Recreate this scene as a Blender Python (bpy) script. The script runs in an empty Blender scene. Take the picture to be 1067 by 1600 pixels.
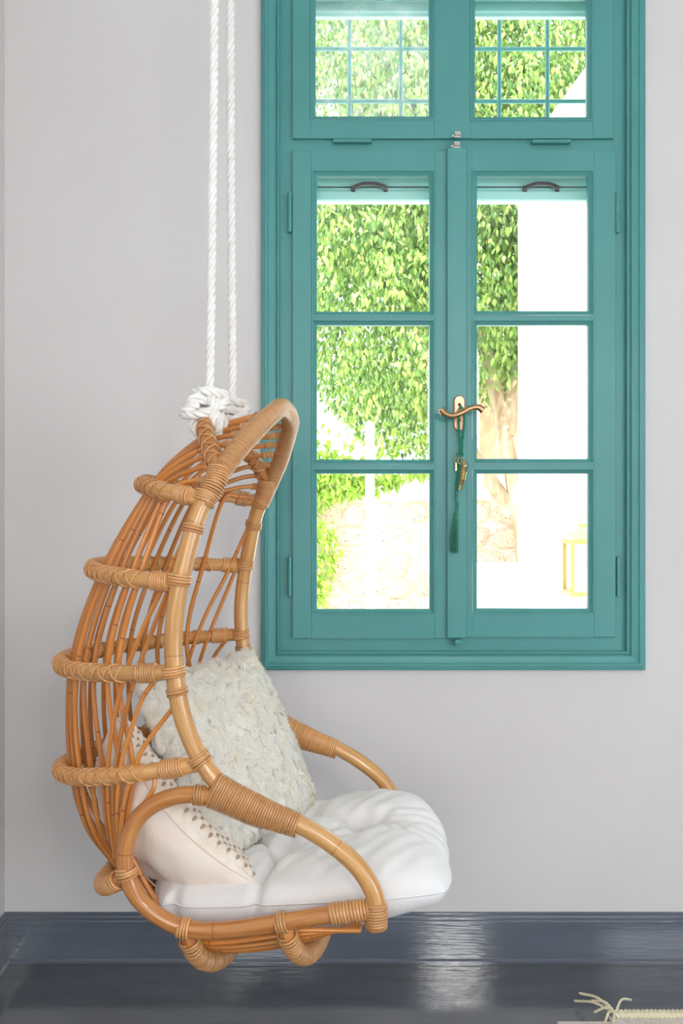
import bpy, math, random
import numpy as np
from mathutils import Vector, Matrix

random.seed(7); rng = np.random.default_rng(7)
SC = bpy.context.scene; COL = SC.collection

# ------------------------------------------------------------------ camera, world, lights
cam_data = bpy.data.cameras.new('camera'); cam = bpy.data.objects.new('camera', cam_data); COL.objects.link(cam)
cam.location = (0, 0, 1.4); cam.rotation_euler = (math.radians(90), 0, 0)
cam_data.sensor_fit = 'VERTICAL'; cam_data.sensor_height = 36; cam_data.lens = 36.0
cam_data.clip_start = .05; cam_data.clip_end = 200
SC.camera = cam

world = bpy.data.worlds.new('hazy_sky'); SC.world = world; world.use_nodes = True
wbg = world.node_tree.nodes['Background']
wbg.inputs[0].default_value = (.88, .95, 1.0, 1); wbg.inputs[1].default_value = 4.6

def lamp(name, kind, loc, rot, energy, color=(1, 1, 1), **kw):
    d = bpy.data.lights.new(name, kind); d.energy = energy; d.color = color
    for k, v in kw.items(): setattr(d, k, v)
    o = bpy.data.objects.new(name, d); o.location = loc; o.rotation_euler = rot; COL.objects.link(o); return o

# high sun from behind the house, to the right
sun = lamp('sun', 'SUN', (4, -4, 8), (0, 0, 0), 13, (1.0, .95, .86), angle=.01)
sun.rotation_euler = Vector((-.45, .38, -.95)).to_track_quat('-Z', 'Y').to_euler()
# daylight coming in through the windows behind and to the right of the camera
YR = -2.2
RW = [(.73, 1.16, 2.05, 2.78), (-.98, -.24, .9, 2.75), (2.2, 3.3, .9, 2.75)]
for i, (x0, x1, z0, z1) in enumerate(RW):
    lamp('window_daylight', 'AREA', ((x0+x1)/2, YR-.12, (z0+z1)/2), (math.radians(90), 0, 0), [40, 18, 11][i],
         (1.0, .97, .935), shape='RECTANGLE', size=x1-x0, size_y=z1-z0)
XR = 3.6
lamp('window_daylight', 'AREA', (XR+.12, -.8, 1.1), (math.radians(90), 0, math.radians(90)), 50, (.66, .82, 1.0),
     shape='RECTANGLE', size=1.4, size_y=1.5)
SC.cycles.diffuse_bounces = 9; SC.cycles.max_bounces = 14
SC.view_settings.view_transform = 'Standard'; SC.view_settings.look = 'None'
SC.view_settings.exposure = 0.0; SC.view_settings.gamma = 1.0; SC.view_settings.use_curve_mapping = False

# ------------------------------------------------------------------ helpers
def lin(r, g, b):
    f = lambda c: (c/255/12.92) if c/255 <= .04045 else ((c/255+.055)/1.055)**2.4
    return (f(r), f(g), f(b), 1)

def mat(name, color, rough=.5, spec=.5, metallic=0., coat=0., sheen=0., subsurf=0.):
    m = bpy.data.materials.new(name); m.use_nodes = True
    b = m.node_tree.nodes['Principled BSDF']
    b.inputs['Base Color'].default_value = color if len(color) == 4 else (*color, 1)
    b.inputs['Roughness'].default_value = rough; b.inputs['Specular IOR Level'].default_value = spec
    b.inputs['Metallic'].default_value = metallic; b.inputs['Coat Weight'].default_value = coat
    b.inputs['Sheen Weight'].default_value = sheen
    return m

def N(m, t, **kw):
    n = m.node_tree.nodes.new(t)
    for k, v in kw.items():
        if k in n.inputs: n.inputs[k].default_value = v
        else: setattr(n, k, v)
    return n
def L(m, a, b): m.node_tree.links.new(a, b)
def bsdf(m): return m.node_tree.nodes['Principled BSDF']

def vary(m, c1, c2, scale=(1, 1, 1), noise=5., detail=4., coords='Object', bump=0., bump_scale=None, dist=.002, lo=.35, hi=.65, per_object=0.):
    """colour grain between c1 and c2 plus optional fine relief"""
    tc = N(m, 'ShaderNodeTexCoord'); mp = N(m, 'ShaderNodeMapping'); mp.inputs['Scale'].default_value = scale
    L(m, tc.outputs[coords], mp.inputs[0])
    nz = N(m, 'ShaderNodeTexNoise'); nz.inputs['Scale'].default_value = noise; nz.inputs['Detail'].default_value = detail
    L(m, mp.outputs[0], nz.inputs['Vector'])
    cr = N(m, 'ShaderNodeValToRGB'); cr.color_ramp.elements[0].position = lo; cr.color_ramp.elements[1].position = hi
    cr.color_ramp.elements[0].color = c1; cr.color_ramp.elements[1].color = c2
    L(m, nz.outputs['Fac'], cr.inputs[0])
    out = cr.outputs[0]
    if per_object:
        oi = N(m, 'ShaderNodeObjectInfo'); mr = N(m, 'ShaderNodeMapRange')
        mr.inputs['To Min'].default_value = 1-per_object; mr.inputs['To Max'].default_value = 1+per_object
        L(m, oi.outputs['Random'], mr.inputs['Value'])
        hs = N(m, 'ShaderNodeHueSaturation'); L(m, mr.outputs[0], hs.inputs['Value']); L(m, out, hs.inputs['Color']); out = hs.outputs[0]
    L(m, out, bsdf(m).inputs['Base Color'])
    if bump:
        n2 = nz
        if bump_scale:
            n2 = N(m, 'ShaderNodeTexNoise'); n2.inputs['Scale'].default_value = bump_scale; n2.inputs['Detail'].default_value = 3
            L(m, mp.outputs[0], n2.inputs['Vector'])
        bp = N(m, 'ShaderNodeBump'); bp.inputs['Strength'].default_value = bump; bp.inputs['Distance'].default_value = dist
        L(m, n2.outputs['Fac'], bp.inputs['Height']); L(m, bp.outputs[0], bsdf(m).inputs['Normal'])
    return out

class MB:
    def __init__(s): s.v = []; s.f = []; s.uv = []; s.n = 0
    def add(s, v, f, uv=None):
        v = np.asarray(v, float); s.v.append(v)
        s.uv.append(np.zeros((len(v), 2)) if uv is None else np.asarray(uv, float))
        n = s.n; s.f.extend([tuple(i+n for i in q) for q in f]); s.n += len(v)
    def box(s, x0, x1, y0, y1, z0, z1):
        v = [(x, y, z) for x in (x0, x1) for y in (y0, y1) for z in (z0, z1)]
        s.add(v, [(0, 1, 3, 2), (4, 6, 7, 5), (0, 4, 5, 1), (2, 3, 7, 6), (0, 2, 6, 4), (1, 5, 7, 3)])
    def grid(s, P, UV=None, flip=False, closed=False):
        P = np.asarray(P); a, b = P.shape[:2]
        f = []
        for i in range(a-1):
            for j in range(b-1):
                q = (i*b+j, (i+1)*b+j, (i+1)*b+j+1, i*b+j+1)
                f.append(q[::-1] if flip else q)
        s.add(P.reshape(-1, 3), f, None if UV is None else np.asarray(UV).reshape(-1, 2))
    def tube(s, path, r, n=10, cap=True, uvs=None):
        P = np.asarray(path, float); M = len(P)
        T, A, B = frames(P)
        r = np.broadcast_to(np.asarray(r, float), (M,)) if np.ndim(r) <= 1 else r
        ang = np.linspace(0, 2*np.pi, n+1)
        R = P[:, None, :] + r[:, None, None]*(np.cos(ang)[None, :, None]*A[:, None, :]+np.sin(ang)[None, :, None]*B[:, None, :])
        ln = np.concatenate([[0], np.cumsum(np.linalg.norm(np.diff(P, axis=0), axis=1))])
        UV = np.stack([np.broadcast_to(ang/(2*np.pi), (M, n+1)), np.broadcast_to(ln[:, None], (M, n+1))], -1)
        s.grid(R, UV, flip=True)
        if cap:
            for e, sg in ((0, 1), (-1, -1)):
                c = P[e]; rr = R[e][:-1]
                dome = np.concatenate([rr, (c+(rr-c)*.6 - sg*T[e]*r[e]*.25), [c - sg*T[e]*r[e]*.33]])
                f = []
                for k in range(n):
                    k2 = (k+1) % n
                    q = (k, k2, n+k2, n+k); t = (n+k, n+k2, 2*n)
                    f += [q if e == -1 else q[::-1], t if e == -1 else t[::-1]]
                s.add(dome, f, np.tile([0, ln[e]], (len(dome), 1)))
    def build(s, name, m, parent=None, smooth=True, origin=(0, 0, 0), auto=None):
        me = bpy.data.meshes.new(name)
        V = np.concatenate(s.v)-np.asarray(origin)
        me.from_pydata(V.tolist(), [], s.f)
        uv = np.concatenate(s.uv); ul = me.uv_layers.new(name='UVMap')
        idx = np.empty(len(me.loops), dtype=np.int32); me.loops.foreach_get('vertex_index', idx)
        ul.data.foreach_set('uv', uv[idx].ravel())
        if m: me.materials.append(m)
        if smooth: me.polygons.foreach_set('use_smooth', [True]*len(me.polygons))
        me.update()
        if auto is not None: me.set_sharp_from_angle(angle=math.radians(auto))
        o = bpy.data.objects.new(name, me); COL.objects.link(o)
        if parent is not None: o.parent = parent
        elif any(origin): o.location = origin
        return o

def frames(P):
    M = len(P); T = np.gradient(P, axis=0); T /= np.linalg.norm(T, axis=1)[:, None]+1e-12
    A = np.zeros_like(P)
    up = np.array([0, 0, 1.]) if abs(T[0][2]) < .9 else np.array([1., 0, 0])
    a = np.cross(T[0], up); a /= np.linalg.norm(a); A[0] = a
    for i in range(1, M):
        a = A[i-1]-T[i]*np.dot(A[i-1], T[i]); A[i] = a/(np.linalg.norm(a)+1e-12)
    return T, A, np.cross(T, A)

def spline(pts, n=60, closed=False):
    """Catmull-Rom through pts, then resampled evenly"""
    p = np.asarray(pts, float)
    q = np.vstack([2*p[0]-p[1], p, 2*p[-1]-p[-2]])
    out = []
    for i in range(len(p)-1):
        p0, p1, p2, p3 = q[i:i+4]
        d = np.sqrt(np.linalg.norm(np.diff(q[i:i+4], axis=0), axis=1))+1e-6   # centripetal
        t0, t1 = 0, d[0]; t2 = t1+d[1]; t3 = t2+d[2]
        t = np.linspace(t1, t2, 24, endpoint=False)[:, None]
        A1 = (t1-t)/(t1-t0)*p0+(t-t0)/(t1-t0)*p1; A2 = (t2-t)/(t2-t1)*p1+(t-t1)/(t2-t1)*p2; A3 = (t3-t)/(t3-t2)*p2+(t-t2)/(t3-t2)*p3
        B1 = (t2-t)/(t2-t0)*A1+(t-t0)/(t2-t0)*A2; B2 = (t3-t)/(t3-t1)*A2+(t-t1)/(t3-t1)*A3
        out.append((t2-t)/(t2-t1)*B1+(t-t1)/(t2-t1)*B2)
    out.append(p[-1:]); P = np.vstack(out)
    return resample(P, n)
def resample(P, n):
    ln = np.concatenate([[0], np.cumsum(np.linalg.norm(np.diff(P, axis=0), axis=1))])
    t = np.linspace(0, ln[-1], n)
    return np.stack([np.interp(t, ln, P[:, k]) for k in range(P.shape[1])], -1)
def plen(P): return float(np.linalg.norm(np.diff(P, axis=0), axis=1).sum())
def sub(P, a, b, n=30):
    """part of a path between arclength fractions a and b"""
    ln = np.concatenate([[0], np.cumsum(np.linalg.norm(np.diff(P, axis=0), axis=1))]); ln /= ln[-1]
    t = np.linspace(a, b, n)
    return np.stack([np.interp(t, ln, P[:, k]) for k in range(3)], -1)
def frac_at(P, q):
    i = int(np.argmin(np.linalg.norm(P-np.asarray(q), axis=1))); ln = np.concatenate([[0], np.cumsum(np.linalg.norm(np.diff(P, axis=0), axis=1))])
    return ln[i]/ln[-1]
def coil(mb, path, r, pitch, strand, per=12, n=5, phase=0., direction=1, jitter=0.):
    """cane strip wound round a path; r is a number, an array along the path, or a pair (side radius, height radius)"""
    P = np.asarray(path, float); Lg = plen(P); turns = max(1, Lg/pitch); K = int(turns*per)+1
    Q = resample(P, K); T, A, B = frames(Q)
    t = np.linspace(0, 1, K); ph = phase+direction*2*np.pi*turns*t
    if isinstance(r, tuple):
        # use a frame whose first axis is horizontal
        A = np.cross(T, np.array([0, 0, 1.])); A /= np.linalg.norm(A, axis=1)[:, None]+1e-9; B = np.cross(A, T)
        ra = np.interp(t, np.linspace(0, 1, len(np.atleast_1d(r[0]))), np.atleast_1d(r[0]))
        rb = np.interp(t, np.linspace(0, 1, len(np.atleast_1d(r[1]))), np.atleast_1d(r[1]))
    else:
        ra = rb = np.interp(t, np.linspace(0, 1, len(np.atleast_1d(r))), np.atleast_1d(r))
    if jitter:
        jj = 1+jitter*np.interp(t*turns, np.arange(int(turns)+3), rng.normal(0, 1, int(turns)+3)); ra = ra*jj; rb = rb*jj
    C = Q+(ra*np.cos(ph))[:, None]*A+(rb*np.sin(ph))[:, None]*B
    mb.tube(C, strand, n=n)

def empty(name, loc=(0, 0, 0), rz=0., parent=None):
    o = bpy.data.objects.new(name, None); COL.objects.link(o); o.location = loc; o.rotation_euler = (0, 0, rz)
    o.empty_display_size = .05
    if parent: o.parent = parent
    return o
def tag(o, label, cat, group=None, kind=None):
    o['label'] = label; o['category'] = cat
    if group: o['group'] = group
    if kind: o['kind'] = kind
    return o
def struct(o): o['kind'] = 'structure'; return o

# ------------------------------------------------------------------ materials
M = {}
m = M['plaster'] = mat('white_plaster', lin(231, 228, 228), .85, .2)
vary(m, lin(217, 213, 211), lin(221, 218, 217), noise=1.2, bump=.12, bump_scale=9., dist=.01)
m = M['ceiling'] = mat('ceiling_paint', lin(238, 237, 235), .9, .1)
m = M['teal'] = mat('teal_paint', lin(79, 151, 148), .38, .45)
vary(m, lin(77, 148, 145), lin(83, 154, 151), noise=3., bump=.10, bump_scale=60., dist=.0015)
m = M['gray_gloss'] = mat('gray_gloss_paint', lin(92, 95, 99), .07, 1.0)
vary(m, lin(89, 96, 108), lin(99, 106, 118), scale=(.5, 6, 6), noise=3., bump=.16, bump_scale=26., dist=.003)
m = M['floor'] = mat('gray_floor_paint', lin(92, 95, 100), .08, 1.0)
vary(m, lin(85, 89, 95), lin(94, 98, 104), scale=(.6, 3, 1), noise=4., bump=.13, bump_scale=30., dist=.002)

def rattan(name, c1, c2, rough=.30, node=.27, mark=.5):
    m = mat(name, c1, rough, .5, coat=.55); m.node_tree.nodes['Principled BSDF'].inputs['Coat Roughness'].default_value = .16
    tc = N(m, 'ShaderNodeTexCoord'); mp = N(m, 'ShaderNodeMapping'); mp.inputs['Scale'].default_value = (7, 3.0, 1)
    oi = N(m, 'ShaderNodeObjectInfo')
    L(m, tc.outputs['UV'], mp.inputs[0]); L(m, oi.outputs['Random'], mp.inputs['Location'])
    nz = N(m, 'ShaderNodeTexNoise'); nz.inputs['Scale'].default_value = 2.2; nz.inputs['Detail'].default_value = 5
    L(m, mp.outputs[0], nz.inputs['Vector'])
    cr = N(m, 'ShaderNodeValToRGB'); cr.color_ramp.elements[0].color = c1; cr.color_ramp.elements[1].color = c2
    cr.color_ramp.elements[0].position = .32; cr.color_ramp.elements[1].position = .68
    L(m, nz.outputs['Fac'], cr.inputs[0])
    # growth-node marks along the cane
    sx = N(m, 'ShaderNodeSeparateXYZ'); L(m, tc.outputs['UV'], sx.inputs[0])
    ad = N(m, 'ShaderNodeMath', operation='ADD'); L(m, sx.outputs['Y'], ad.inputs[0]); L(m, oi.outputs['Random'], ad.inputs[1])
    dv = N(m, 'ShaderNodeMath', operation='DIVIDE'); L(m, ad.outputs[0], dv.inputs[0]); dv.inputs[1].default_value = node
    fr = N(m, 'ShaderNodeMath', operation='FRACT'); L(m, dv.outputs[0], fr.inputs[0])
    lt = N(m, 'ShaderNodeMath', operation='LESS_THAN'); L(m, fr.outputs[0], lt.inputs[0]); lt.inputs[1].default_value = .009
    mx = N(m, 'ShaderNodeMix', data_type='RGBA'); L(m, lt.outputs[0], mx.inputs['Factor'])
    L(m, cr.outputs[0], mx.inputs['A']); mx.inputs['B'].default_value = (c1[0]*mark, c1[1]*mark*.9, c1[2]*mark*.8, 1)
    mr = N(m, 'ShaderNodeMapRange'); mr.inputs['To Min'].default_value = .86; mr.inputs['To Max'].default_value = 1.12
    L(m, oi.outputs['Random'], mr.inputs['Value'])
    hs = N(m, 'ShaderNodeHueSaturation'); L(m, mr.outputs[0], hs.inputs['Value']); L(m, mx.outputs['Result'], hs.inputs['Color'])
    L(m, hs.outputs[0], bsdf(m).inputs['Base Color'])
    bp = N(m, 'ShaderNodeBump'); bp.inputs['Strength'].default_value = .12; bp.inputs['Distance'].default_value = .002
    L(m, nz.outputs['Fac'], bp.inputs['Height']); L(m, bp.outputs[0], bsdf(m).inputs['Normal'])
    return m
M['pole'] = rattan('rattan_pole', lin(196, 138, 74), lin(222, 172, 108), mark=.82)
M['rail'] = rattan('rattan_rail', lin(176, 106, 50), lin(206, 144, 80), mark=.8)
M['spindle'] = rattan('rattan_spindle', lin(190, 112, 42), lin(216, 144, 66))
M['cane'] = rattan('cane_binding', lin(188, 128, 70), lin(224, 170, 112), node=.19, mark=.86)

m = M['cotton'] = mat('white_cotton', lin(238, 237, 235), .9, .15, sheen=.2)
vary(m, lin(231, 229, 228), lin(237, 236, 235), noise=6., bump=.10, bump_scale=900., dist=.0008)
m = M['linen'] = mat('beige_linen', lin(236, 220, 206), .95, .1, sheen=.2)
vary(m, lin(233, 215, 200), lin(240, 228, 216), noise=7., bump=.55, bump_scale=11., dist=.012)
m = M['woven'] = mat('cream_weave', lin(240, 229, 214), .95, .1, sheen=.2)
vary(m, lin(236, 223, 205), lin(245, 236, 224), noise=30., bump=.3, bump_scale=500., dist=.001)
M['slot'] = mat('tan_gap_shade', lin(186, 156, 132), .95, .1)  # tan tone paints the shade in the holes of the weave
m = M['fur'] = mat('cream_fur', lin(250, 246, 236), .85, .15, sheen=.35)
vary(m, lin(255, 250, 238), lin(255, 254, 250), noise=14., lo=.34, hi=.48)
ft = N(m, 'ShaderNodeBsdfTranslucent'); ft.inputs[0].default_value = lin(255, 253, 247); fx = N(m, 'ShaderNodeMixShader'); fx.inputs[0].default_value = .45
L(m, bsdf(m).outputs[0], fx.inputs[1]); L(m, ft.outputs[0], fx.inputs[2]); M['fur_lock'] = m
L(m, fx.outputs[0], m.node_tree.nodes['Material Output'].inputs['Surface'])
m = M['rope'] = mat('white_rope', lin(243, 241, 237), .85, .15)
vary(m, lin(238, 235, 229), lin(246, 245, 242), noise=40., bump=.4, bump_scale=600., dist=.0008)
M['brass'] = mat('satin_brass', lin(196, 158, 118), .32, .5, metallic=1.)
M['plate'] = mat('polished_copper_plate', lin(222, 176, 146), .42, .5, metallic=1.)
M['gold'] = mat('gold_fob', lin(205, 180, 120), .22, .5, metallic=1.)
M['silver'] = mat('steel', lin(200, 198, 192), .25, .5, metallic=1.)
M['darkhole'] = mat('dark_screw', lin(80, 50, 35), .5, .4, metallic=.6)
m = M['green_cord'] = mat('emerald_cord', lin(14, 122, 94), .5, .4, sheen=.3)
vary(m, lin(8, 108, 84), lin(26, 142, 112), noise=80.)
M['black'] = mat('black_plastic', lin(48, 42, 44), .35, .5)
M['screen_teal'] = mat('teal_screen_bar', lin(178, 230, 226), .4, .45)
m = M['white_ext'] = mat('white_render', lin(246, 245, 242), .9, .1)
vary(m, lin(243, 242, 238), lin(249, 248, 246), noise=2., bump=.2, bump_scale=30., dist=.01)
m = M['stone'] = mat('limestone', lin(222, 186, 156), .95, .1)
vary(m, lin(158, 104, 66), lin(238, 220, 200), noise=9., detail=8, lo=.30, hi=.46, bump=.6, bump_scale=18., dist=.02, per_object=.12)
m = M['mortar'] = mat('lime_mortar', lin(238, 224, 208), .95, .1)
m = M['paving'] = mat('terrace_paving', lin(240, 234, 225), .9, .1)
vary(m, lin(236, 228, 218), lin(244, 240, 233), noise=1.5)
m = M['bark'] = mat('pale_bark', lin(205, 178, 150), .95, .1)
vary(m, lin(178, 146, 116), lin(226, 206, 184), scale=(4, 4, 1), noise=4., bump=.6, dist=.02)
m = M['pinkwall'] = mat('terracotta_render', lin(222, 172, 146), .95, .1)
vary(m, lin(216, 164, 136), lin(228, 182, 158), noise=2.)
M['railing'] = mat('dark_green_iron', lin(38, 84, 66), .5, .4)
M['pale_brass'] = mat('pale_brass', lin(168, 148, 76), .4, .4)
M['lampglass'] = mat('milky_lamp_glass', lin(248, 248, 244), .3, .5)
m = M['rugwool'] = mat('pale_wool', lin(214, 206, 196), .95, .1)
vary(m, lin(204, 196, 186), lin(224, 218, 209), noise=60., bump=.6, bump_scale=300., dist=.002)
M['braid'] = mat('cream_jute', lin(228, 220, 190), .9, .1)

def leaf_mat(name, c1, c2, c3):
    m = mat(name, c1, .27, .6)
    ge = N(m, 'ShaderNodeNewGeometry'); cr = N(m, 'ShaderNodeValToRGB')
    e = cr.color_ramp.elements; e[0].color = c1; e[1].color = c3; x = e.new(.5); x.color = c2
    L(m, ge.outputs['Random Per Island'], cr.inputs[0]); L(m, cr.outputs[0], bsdf(m).inputs['Base Color'])
    tr = N(m, 'ShaderNodeBsdfTranslucent'); L(m, cr.outputs[0], tr.inputs['Color'])
    mx = N(m, 'ShaderNodeMixShader'); mx.inputs[0].default_value = .22
    L(m, bsdf(m).outputs[0], mx.inputs[1]); L(m, tr.outputs[0], mx.inputs[2])
    L(m, mx.outputs[0], m.node_tree.nodes['Material Output'].inputs['Surface'])
    return m
M['leaf'] = leaf_mat('ficus_leaf', lin(74, 110, 54), lin(126, 164, 72), lin(186, 206, 112))
M['ivy'] = leaf_mat('ivy_leaf', lin(120, 160, 46), lin(150, 190, 60), lin(180, 210, 90))

def glass_mat(name, dirt=0.):
    m = bpy.data.materials.new(name); m.use_nodes = True; nt = m.node_tree; nt.nodes.clear()
    out = N(m, 'ShaderNodeOutputMaterial'); tr = N(m, 'ShaderNodeBsdfTransparent'); gl = N(m, 'ShaderNodeBsdfGlossy')
    tr.inputs[0].default_value = (.97, .985, .98, 1); gl.inputs['Roughness'].default_value = .02
    fz = N(m, 'ShaderNodeFresnel'); fz.inputs[0].default_value = 1.4
    mx = N(m, 'ShaderNodeMixShader'); L(m, fz.outputs[0], mx.inputs[0]); L(m, tr.outputs[0], mx.inputs[1]); L(m, gl.outputs[0], mx.inputs[2])
    o = mx.outputs[0]
    if dirt:
        tc = N(m, 'ShaderNodeTexCoord'); nz = N(m, 'ShaderNodeTexNoise'); nz.inputs['Scale'].default_value = 22; nz.inputs['Detail'].default_value = 10
        L(m, tc.outputs['Object'], nz.inputs['Vector'])
        mr = N(m, 'ShaderNodeMapRange'); mr.inputs['From Min'].default_value = .42; mr.inputs['From Max'].default_value = .72
        mr.inputs['To Min'].default_value = dirt*.35; mr.inputs['To Max'].default_value = dirt
        L(m, nz.outputs['Fac'], mr.inputs['Value'])
        df = N(m, 'ShaderNodeBsdfTranslucent'); df.inputs[0].default_value = (.85, .9, .95, 1)
        m2 = N(m, 'ShaderNodeMixShader'); L(m, mr.outputs[0], m2.inputs[0]); L(m, o, m2.inputs[1]); L(m, df.outputs[0], m2.inputs[2]); o = m2.outputs[0]
    L(m, o, out.inputs[0]); return m
M['glass'] = glass_mat('window_glass')
M['dirty_glass'] = glass_mat('dusty_window_glass', .15)

# ------------------------------------------------------------------ room
YW, XL, ZC = 3.2, -1.052, 3.62
def wx(px): return (px-533.5)*.002          # metres on the window wall
def wz(py): return 1.4+(800-py)*.002
OX0, OX1, OZ0, OZ1 = wx(437), wx(977), wz(1017), wz(-62)
def wall_with_hole(name, plane, c, thick, a0, a1, z0, z1, holes, m):
    """wall slab in plane x or y with rectangular holes [(a0,a1,z0,z1)]"""
    mb = MB()
    aa = sorted({a0, a1, *[h[0] for h in holes], *[h[1] for h in holes]}); zz = sorted({z0, z1, *[h[2] for h in holes], *[h[3] for h in holes]})
    for i in range(len(aa)-1):
        for j in range(len(zz)-1):
            ca, cz = (aa[i]+aa[i+1])/2, (zz[j]+zz[j+1])/2
            if any(h[0] < ca < h[1] and h[2] < cz < h[3] for h in holes): continue
            if plane == 'y': mb.box(aa[i], aa[i+1], c, c+thick, zz[j], zz[j+1])
            else: mb.box(c, c+thick, aa[i], aa[i+1], zz[j], zz[j+1])
    return struct(mb.build(name, m, smooth=False))
wall_with_hole('wall_back', 'y', YW, .32, XL-.3, XR+.3, 0, ZC, [(OX0, OX1, OZ0, OZ1)], M['plaster'])
wall_with_hole('wall_left', 'x', XL, -.3, YR, YW, 0, ZC, [], M['plaster'])
wall_with_hole('wall_right', 'x', XR, .3, YR, YW, 0, ZC, [(-1.5, -.1, .35, 1.85)], M['plaster'])
wall_with_hole('wall_front', 'y', YR, -.3, XL-.3, XR+.3, 0, ZC, RW, M['plaster'])
mb = MB(); mb.box(XL-.3, XR+.3, YR-.3, YW+.32, -.15, 0); struct(mb.build('floor', M['floor'], smooth=False))
mb = MB(); mb.box(XL-.3, XR+.3, YR-.3, YW+.32, ZC, ZC+.2); struct(mb.build('ceiling', M['ceiling'], smooth=False))

def profile_run(mb, prof, p0, p1, out, up=(0, 0, 1)):
    """extrude profile [(out, up)] from p0 to p1"""
    p0, p1, out, up = map(lambda q: np.asarray(q, float), (p0, p1, out, up))
    rows = [[p0+out*a+up*b for a, b in prof], [p1+out*a+up*b for a, b in prof]]
    flip = np.dot(np.cross(p1-p0, up), out) < 0
    mb.grid(rows, flip=flip)
base_prof = [(0, 0), (.026, 0), (.026, .007), (.019, .012), (.018, .126), (.0165, .129), (.0125, .131), (.0125, .137), (.010, .141), (.006, .143), (.006, .149), (0, .151)]
mb = MB(); profile_run(mb, base_prof, (XL, YW, 0), (XR, YW, 0), (0, -1, 0)); struct(mb.build('baseboard_back', M['gray_gloss'], auto=25))
mb = MB(); profile_run(mb, base_prof, (XL, YR, 0), (XL, YW, 0), (1, 0, 0)); struct(mb.build('baseboard_left', M['gray_gloss'], auto=25))

# ------------------------------------------------------------------ window
win = struct(empty('window_1', ((OX0+OX1)/2, YW, OZ0)))
win['label'] = 'tall teal painted timber casement window with transom lights'
WO = np.array(win.location)
def wb(mb, name, m, parent=None, auto=30, **k):
    o = mb.build(name, m, parent if parent is not None else win, origin=tuple(WO) if (parent is None or parent is not None) else (0, 0, 0), auto=auto, **k); return o
def mitred(mb, x0, x1, z0, z1, prof, y, inside=False):
    """frame moulding round a rectangle; profile [(distance outward from the edge, proud of y towards the room)]"""
    sg = -1 if inside else 1
    corners = [(x0, z0, -1, -1), (x1, z0, 1, -1), (x1, z1, 1, 1), (x0, z1, -1, 1)]
    for k in range(4):
        a, b = corners[k], corners[(k+1) % 4]
        rows = [[(c[0]+sg*c[2]*d, y-h, c[1]+sg*c[3]*d) for d, h in prof] for c in (a, b)]
        mb.grid(rows, flip=not inside)
casing_prof = [(-.0005, -.01), (-.0005, .013), (.002, .0165), (.006, .0165), (.0085, .013), (.0095, .011), (.0125, .011), (.0135, .0175), (.018, .0205), (.028, .0215), (.034, .024), (.0375, .0285), (.0445, .0285), (.0465, .0235), (.0515, .0235), (.0535, .018), (.0575, .018), (.0585, .0)]
mb = MB(); mitred(mb, OX0, OX1, OZ0, OZ1, casing_prof, YW); wb(mb, 'casing', M['teal'], auto=28)

SX0, SX1 = wx(457), wx(962)
YF = YW+.004     # fixed frame face
YS = YW-.010     # sash face
mb = MB()        # fixed frame: jambs, sill, head, transom
mb.box(OX0, wx(459), YF, YW+.085, OZ0, OZ1); mb.box(wx(958), OX1, YF, YW+.085, OZ0, OZ1)
mb.box(wx(459), wx(958), YF, YW+.085, OZ0, wz(995)); mb.box(wx(459), wx(958), YF, YW+.085, wz(-42), OZ1)
mb.box(wx(459), wx(958), YF+.0008, YW+.085, wz(239), wz(216))
wb(mb, 'frame', M['teal'], smooth=False, auto=None)

def bevel_box(mb, x0, x1, y0, y1, z0, z1, b=.002):
    """box facing -Y with a small bevel on its front edges"""
    mb.box(x0, x1, y0+b, y1, z0, z1)
    v = [(x0, y0+b, z0), (x1, y0+b, z0), (x1, y0+b, z1), (x0, y0+b, z1), (x0+b, y0, z0+b), (x1-b, y0, z0+b), (x1-b, y0, z1-b), (x0+b, y0, z1-b)]
    mb.add(v, [(4, 5, 6, 7), (0, 1, 5, 4), (1, 2, 6, 5), (2, 3, 7, 6), (3, 0, 4, 7)])
bead_prof = [(0, 0), (.0, .0025), (.0035, .0025), (.0055, -.002), (.0135, -.0085), (.0155, -.0095), (.0155, -.034)]
def sash(name, x0, x1, z0, z1, panes, glass, ydepth=.055):
    """x0..z1 outer edge, panes [(gx0,gx1,gz0,gz1)] glass openings"""
    xs = sorted({x0, x1, *[p[0] for p in panes], *[p[1] for p in panes]}); zs = sorted({z0, z1, *[p[2] for p in panes], *[p[3] for p in panes]})
    bw = .0155
    mb = MB()
    px0, px1 = min(p[0] for p in panes)-bw, max(p[1] for p in panes)+bw
    mb_front = YS
    # stiles, then rails
    opens = [(p[0]-bw, p[1]+bw, p[2]-bw, p[3]+bw) for p in panes]
    cols = sorted({(o[0], o[1]) for o in opens}); edges = [x0]+[e for c in cols for e in c]+[x1]
    for a, b in zip(edges[::2], edges[1::2]): bevel_box(mb, a, b, YS, YS+ydepth, z0, z1, .0015)
    for c in cols:
        zz = sorted([o for o in opens if (o[0], o[1]) == c], key=lambda o: o[2]); e = [z0]+[q for o in zz for q in (o[2], o[3])]+[z1]
        for a, b in zip(e[::2], e[1::2]):
            if b-a > .001: mb.box(c[0], c[1], YS+.0007, YS+ydepth, a, b)
    s = wb(mb, name, M['teal'], smooth=False, auto=None)
    for p in panes:
        b = MB(); mitred(b, p[0]-bw, p[1]+bw, p[2]-bw, p[3]+bw, bead_prof, YS, inside=True); wb(b, 'glazing_bead', M['teal'], s, auto=20)
        g = MB(); g.box(p[0]-.004, p[1]+.004, YS+.026, YS+.030, p[2]-.004, p[3]+.004); wb(g, 'pane', glass if not isinstance(glass, list) else glass[panes.index(p)], s, smooth=False, auto=None)
    return s
rows = [(275, 487), (508, 718), (740, 952)]
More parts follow.
